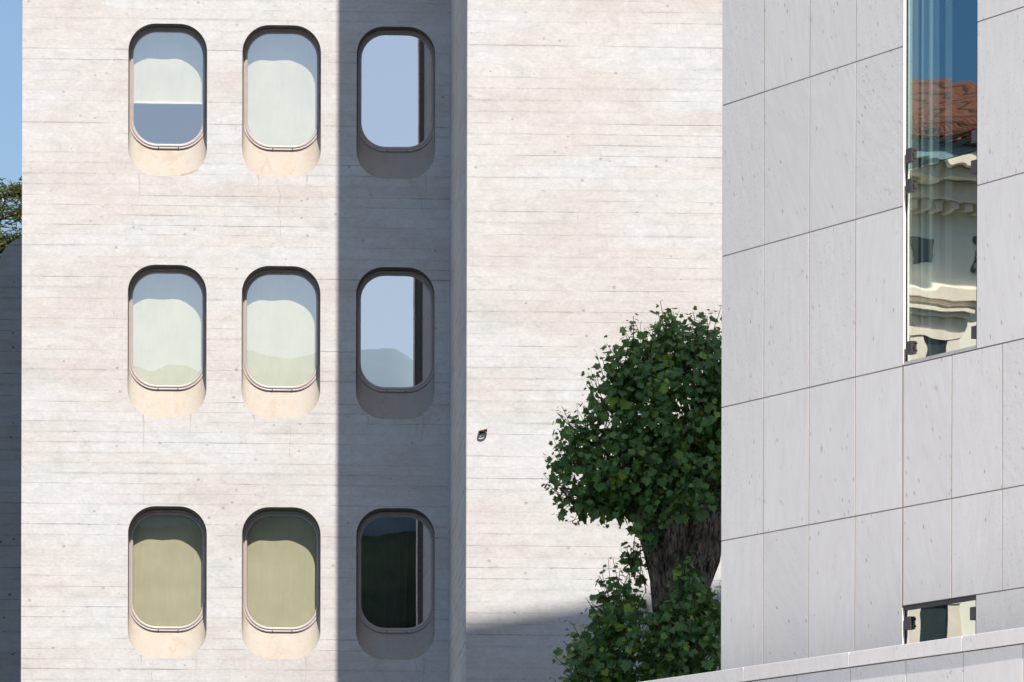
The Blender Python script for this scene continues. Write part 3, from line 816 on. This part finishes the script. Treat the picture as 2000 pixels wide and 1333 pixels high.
crown = [(1330, 800, 135, 140, 1.0, 0), (1360, 720, 85, 85, .8, .1), (1285, 705, 70, 65, .5, 0), (1215, 735, 45, 45, .35, 0), (1240, 800, 95, 80, .7, 0),
         (1165, 925, 92, 78, .6, 0), (1250, 930, 115, 82, .8, 0), (1350, 900, 120, 95, .9, 0), (1150, 850, 52, 45, .35, 0), (1310, 640, 28, 25, .25, 0), (1385, 670, 40, 35, .3, 0), (1440, 830, 110, 150, .9, .2), (1185, 972, 92, 42, .5, 0), (1275, 985, 70, 38, .4, -.2), (1268, 1030, 22, 28, .15, -.35), (1350, 985, 60, 26, .3, -.75)]
bl, bt = foliage(crown, 1080, .112, .28, .62, .45, 11)
CR, CT = bl, bt
low = [(1205, 1200, 48, 75, .4, 0), (1175, 1290, 75, 75, .5, -.1), (1250, 1260, 75, 90, .6, -.3), (1335, 1270, 85, 110, .6, -.6), (1335, 1140, 30, 50, .2, -.65), (1240, 1110, 20, 45, .2, 0),
       (1410, 1270, 45, 120, .5, .2), (1150, 1380, 85, 80, .5, 0), (1330, 1400, 130, 90, .9, -.2), (1375, 1200, 30, 50, .3, -.2)]
bl, bt = foliage(low, 520, .118, .25, .6, .7, 23)
obj("lower_foliage", bl, m_leaf, tree); tw_ = bt
# slender vertical shoots that break the outline
R = random.Random(5); bl = CR; bt = CT
for x0, y0, x1, y1, s_ in ((1303, 670, 1298, 608, .115), (1292, 690, 1308, 622, .10), (1240, 690, 1235, 622, .10), (1250, 700, 1250, 632, .09), (1368, 690, 1368, 620, .10), (1385, 690, 1395, 640, .10), (1400, 700, 1404, 640, .09),
                           (1180, 740, 1160, 688, .09), (1205, 730, 1200, 688, .08), (1170, 770, 1150, 722, .11), (1135, 840, 1118, 790, .09), (1150, 840, 1130, 800, .08), (1098, 900, 1080, 852, .08), (1110, 890, 1095, 855, .09),
                           (1085, 950, 1062, 930, .09), (1095, 975, 1068, 950, .08), (1110, 1000, 1085, 985, .08), (1330, 690, 1330, 640, .09), (1265, 700, 1268, 645, .09),
                           (1250, 1150, 1245, 1040, .095), (1262, 1160, 1258, 1060, .10), (1215, 1190, 1205, 1090, .085), (1200, 1200, 1185, 1092, .08), (1235, 1180, 1225, 1100, .09), (1190, 1220, 1170, 1150, .07),
                           (1170, 1310, 1128, 1250, .10), (1150, 1333, 1115, 1262, .11), (1120, 1360, 1098, 1310, .09), (1320, 1200, 1318, 1085, .09), (1345, 1180, 1350, 1105, .08), (1330, 1180, 1332, 1110, .08),
                           (1160, 1280, 1140, 1225, .09), (1175, 1250, 1168, 1195, .08)):
    a_, b_ = tp(x0, y0, R.uniform(-.3, .1)), tp(x1, y1, R.uniform(-.3, .1))
    shoot(bl, bt, a_, b_ - a_, (b_ - a_).length, s_, .8)
obj("crown", bl, m_leaf, tree); obj("twigs", bt, m_twig, tree); obj("twigs", tw_, m_twig, tree)

# ------------------------------------------------------------------ cedar behind, far left
YCD = 104.0
R = random.Random(3)
cx_ = at_y(62, 400, YCD).x; zt_ = at_y(62, 322, YCD).z
cedar = empty("cedar_tree", (cx_, YCD, 0)); tag(cedar, "dark conifer with flat layered branches, behind the rounded wall at the far left", "tree")
bm = bmesh.new(); tube(bm, [(cx_, YCD, 0), (cx_ + .1, YCD, 6), (cx_, YCD, 12), (cx_, YCD, zt_ - .5)], [.42, .34, .24, .06], 12)
def branch_tiers(bn, bw):
    z = 5.5
    while z < zt_ - .1:
        f = (zt_ - z) / (zt_ - 5.5)
        nb = R.randint(5, 7)
        for k in range(nb):
            a = R.uniform(0, 2 * PI); L = (.55 + 3.1 * f ** .55) * R.uniform(.75, 1.1)
            pts = []; n = 8
            for i in range(n + 1):
                t = i / n; pts.append(Vector((cx_ + math.cos(a) * L * t, YCD + math.sin(a) * L * t, z + R.uniform(-.04, .04) + .35 * t - .75 * t * t)))
            tube(bw, pts, [.05 * (1 - .8 * i / n) for i in range(n + 1)], 5, False)
            for i in range(1, n + 1):
                for _ in range(int(16 + 20 * i / n)):
                    c = pts[i] + Vector((R.gauss(0, .26), R.gauss(0, .26), R.gauss(.03, .05)))
                    for _ in range(3):
                        d = Vector((R.gauss(0, 1), R.gauss(0, 1), R.gauss(.35, .45))).normalized()
                        s = d.cross(Vector((R.gauss(0, 1), R.gauss(0, 1), R.gauss(0, 1)))).normalized() * .014
                        l_ = R.uniform(.07, .16)
                        bn.faces.new([bn.verts.new(c - s), bn.verts.new(c + s), bn.verts.new(c + d * l_ + s * .3), bn.verts.new(c + d * l_ - s * .3)])
        z += R.uniform(.38, .62) * (1.0 if f < .3 else 1.15)
bn = bmesh.new(); branch_tiers(bn, bm)
obj("trunk", bm, m_bark, cedar)
m_needle = leafm("cedar_needles", (.055, .085, .035), (.12, .14, .05), (.14, .16, .04))
obj("needles", bn, m_needle, cedar)

# ------------------------------------------------------------------ what the tower windows mirror: hills behind the camera
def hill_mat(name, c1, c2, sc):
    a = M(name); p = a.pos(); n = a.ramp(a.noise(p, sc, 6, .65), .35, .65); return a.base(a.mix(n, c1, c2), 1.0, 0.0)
def ridge(name, Ltot, prof, m, seed, thick=600, base=0):
    """prof: mirrored photo px -> ridge y px; virtual distance Ltot from the camera"""
    Rn = random.Random(seed); bm = bmesh.new()
    xs = list(range(-30000, 31000, 900)) + list(range(-300, 2400, 12)); xs = sorted(set(xs))
    def yy(x):
        if x <= prof[0][0]: return prof[0][1] + 40 * noise.noise(Vector((x / 2600, seed, 0))) + 18 * noise.noise(Vector((x / 700, seed, 5)))
        if x >= prof[-1][0]: return prof[-1][1] + 90 * noise.noise(Vector((x / 2600, seed, 0))) + 18 * noise.noise(Vector((x / 700, seed, 5)))
        for (a, b), (c, d) in zip(prof, prof[1:]):
            if a <= x <= c:
                t = (x - a) / (c - a); t = t * t * (3 - 2 * t); return b + (d - b) * t
    rows = []
    for x in xs:
        X = Ltot * (x - 380) / F_PX; Z = CAM.z + Ltot * (YH - yy(x) + 1.2 * noise.noise(Vector((x / 14.0, 0, seed)))) / F_PX
        Y = 2 * YF - Ltot
        col = []
        for j, (dy, fz) in enumerate(((.25, 0), (.18, .35), (.08, .7), (.0, 1.0), (-.15, .75), (-.4, 0))):
            zz = Z * fz + (0 if fz in (0, 1.0) else Z * .05 * noise.noise(Vector((x / 60.0, j * 3.3, seed))))
            col.append(bm.verts.new((X, Y + dy * Ltot * .6, zz - (1 if fz == 0 else 0))))
        rows.append(col)
    for a, b in zip(rows, rows[1:]):
        for j in range(5): bm.faces.new((a[j], b[j], b[j + 1], a[j + 1])).smooth = True
    bmesh.ops.recalc_face_normals(bm, faces=bm.faces)
    o = obj(name, bm, m); tag(o, kind='structure'); return o
def sh(p): return [(x, y) for x, y in p if x < 650] + [(x + 99, y) for x, y in p if x >= 650]
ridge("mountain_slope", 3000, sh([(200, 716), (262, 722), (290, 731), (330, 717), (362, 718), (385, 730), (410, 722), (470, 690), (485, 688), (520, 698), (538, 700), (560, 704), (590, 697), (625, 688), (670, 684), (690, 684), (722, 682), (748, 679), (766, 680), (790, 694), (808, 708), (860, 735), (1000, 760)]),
      hill_mat("forest_haze_tint", (.22, .32, .37), (.27, .37, .41), .01), 2)  # distance haze painted into the forest colour as blue-grey
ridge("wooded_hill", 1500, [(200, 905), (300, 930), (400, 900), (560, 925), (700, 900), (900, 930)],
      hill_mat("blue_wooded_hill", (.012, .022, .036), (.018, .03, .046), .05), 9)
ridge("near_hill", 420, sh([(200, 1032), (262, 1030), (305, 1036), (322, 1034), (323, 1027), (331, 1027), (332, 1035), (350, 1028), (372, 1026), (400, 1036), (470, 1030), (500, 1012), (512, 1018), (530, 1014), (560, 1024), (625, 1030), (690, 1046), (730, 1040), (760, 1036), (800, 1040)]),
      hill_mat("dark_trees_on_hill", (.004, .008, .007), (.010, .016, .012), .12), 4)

# ------------------------------------------------------------------ what the marble building's glass mirrors: a pale palace across the square
PD = W(0, 0, GO)
def mirror(P):
    P = Vector(P); return P - NM * (2 * (P - PD).dot(NM))
DV = 118.0
vc = at_d(1838, 600, DV); vc.z = 0
al = math.radians(-20)
Ev = (R0 * math.cos(al) - Fw * math.sin(al)); Ev.z = 0; Ev.normalize()
Nv = (-R0 * math.sin(al) - Fw * math.cos(al)).normalized()
def V(px, py, out=0.0):
    """virtual facade point -> real point"""
    r = ray(px, py); o = vc + Nv * out; t = (o - Vector((0, 0, 0)) - Vector((CAM.x, CAM.y, 0))).dot(Nv) / r.dot(Nv)
    return CAM + r * t
def vs_(px, py=600): return (V(px, py) - vc).dot(Ev)
def vz(py, px=1838): return V(px, py).z
def VW(s, z, out=0.0): return mirror(vc + Ev * s + Nv * out + Vector((0, 0, z)))
def vbox(bm, s0, s1, z0, z1, o0, o1, mi=0):
    o = VW(s0, z0, o0); box(bm, o, VW(s1, z0, o0) - o, VW(s0, z0, o1) - o, VW(s0, z1, o0) - o, mi)
nreal = (VW(0, 0, 1) - VW(0, 0, 0)); print("palace at", VW(0, 0, 0), "normal.sun", nreal.dot(to_sun))
pal = empty("palace", VW(0, 0, -5)); tag(pal, "pale classical palace with tiled roof, seen only mirrored in the narrow marble-framed glass", "building")
m_stucco = flat("pale_green_stucco", (.78, .80, .72), .85, .15, 0, .10, .8)
m_stone = flat("cream_cornice_stone", (.74, .69, .60), .85, .15, 0, .12, 2)
m_dglass = flat("dark_window_glass", (.03, .045, .05), .2, .5)
a = M("terracotta_tiles"); p_ = a.pos(); n_ = a.noise(p_, 5, 4); zt2 = a.sep(p_)[2]
n3 = a.ramp(a.math('FRACT', a.math('MULTIPLY', zt2, 2.6)), .0, .45)
cc = a.mix(a.ramp(n_, .3, .7), (.38, .085, .04), (.50, .15, .075)); cc = a.mix(a.math('SUBTRACT', 1, n3), cc, (.12, .05, .035))
m_tile = a.base(cc, .85, .2)
S0, S1 = -14, 14
bm = bmesh.new(); zE = vz(322); vbox(bm, S0, S1, 0, zE, -12, 0); obj("wall", bm, m_stucco, pal)
bm = bmesh.new()
vbox(bm, S0 - .5, S1 + .5, vz(345), vz(300), 0, 1.5)      # gutter and top cornice
vbox(bm, S0 - .4, S1 + .4, vz(368), vz(346), 0, 1.15)
vbox(bm, S0 - .2, S1 + .2, vz(400), vz(369), 0, .7)
for k in range(90): s = S0 + k * .31; vbox(bm, s, s + .16, vz(418), vz(401), .0, .55)
vbox(bm, S0, S1, vz(585), vz(566), 0, .28); vbox(bm, S0, S1, vz(594), vz(586), 0, .14)
obj("cornice", bm, m_stone, pal)
bm = bmesh.new()
ze, zr_ = vz(299), vz(180) + 1.2
q = [VW(S0 - .7, ze, 1.7), VW(S1 + .7, ze, 1.7), VW(S1 - 3, zr_, -5), VW(S0 + 3, zr_, -5), VW(S0 - .7, ze, -12.7), VW(S1 + .7, ze, -12.7)]
vv = [bm.verts.new(x) for x in q]
bm.faces.new((vv[0], vv[1], vv[2], vv[3])); bm.faces.new((vv[5], vv[4], vv[3], vv[2])); bm.faces.new((vv[4], vv[0], vv[3])); bm.faces.new((vv[1], vv[5], vv[2])); bm.faces.new((vv[1], vv[0], vv[4], vv[5]))
bmesh.ops.recalc_face_normals(bm, faces=bm.faces)
rf = obj("roof", bm, m_tile, pal)
bm = bmesh.new()
for k in range(140): s = S0 + k * .2; tube(bm, [VW(s, ze + .05, 1.7), VW(s, zr_ - .4 + .05, -4.5)], [.06, .06], 5, False)
obj("roof_tiles", bm, m_tile, rf)
for k in range(-8, 9):
    bm = bmesh.new(); s_ = vs_(1800) + k * 1.45; vbox(bm, s_ - .26, s_ + .26, vz(520), vz(462), .01, .03); obj('cornice_shade_panel', bm, m_dglass, pal)  # dark panels painted in as deeper shade below the cornice
for k in range(-4, 5):
    sc_ = vs_(1822) + k * 2.9
    for (ztp, zbt) in ((662, 705), (1180, 1330)) if abs(k) < 3 else ((662, 705),):
        zt2_, zb2_ = vz(ztp), vz(ztp) - 1.5
        bm = bmesh.new()
        vbox(bm, sc_ - .62, sc_ - .30, zb2_, zt2_, .01, .09); vbox(bm, sc_ + .30, sc_ + .62, zb2_, zt2_, .01, .09)
        vbox(bm, sc_ - .66, sc_ + .66, zt2_ + .0, zt2_ + .18, .01, .12); vbox(bm, sc_ - .56, sc_ + .56, zt2_ + .18, zt2_ + .46, .01, .07)
        vbox(bm, sc_ - .74, sc_ + .74, zt2_ + .46, zt2_ + .56, .01, .22); vbox(bm, sc_ - .8, sc_ + .8, zt2_ + .56, zt2_ + .64, .01, .34)
        vbox(bm, sc_ - .7, sc_ + .7, zb2_ - .15, zb2_, .01, .16)
        wn = obj("window", bm, m_stone, pal)
        bm = bmesh.new(); vbox(bm, sc_ - .30, sc_ + .30, zb2_, zt2_, .01, .03); obj("pane", bm, m_dglass, wn)
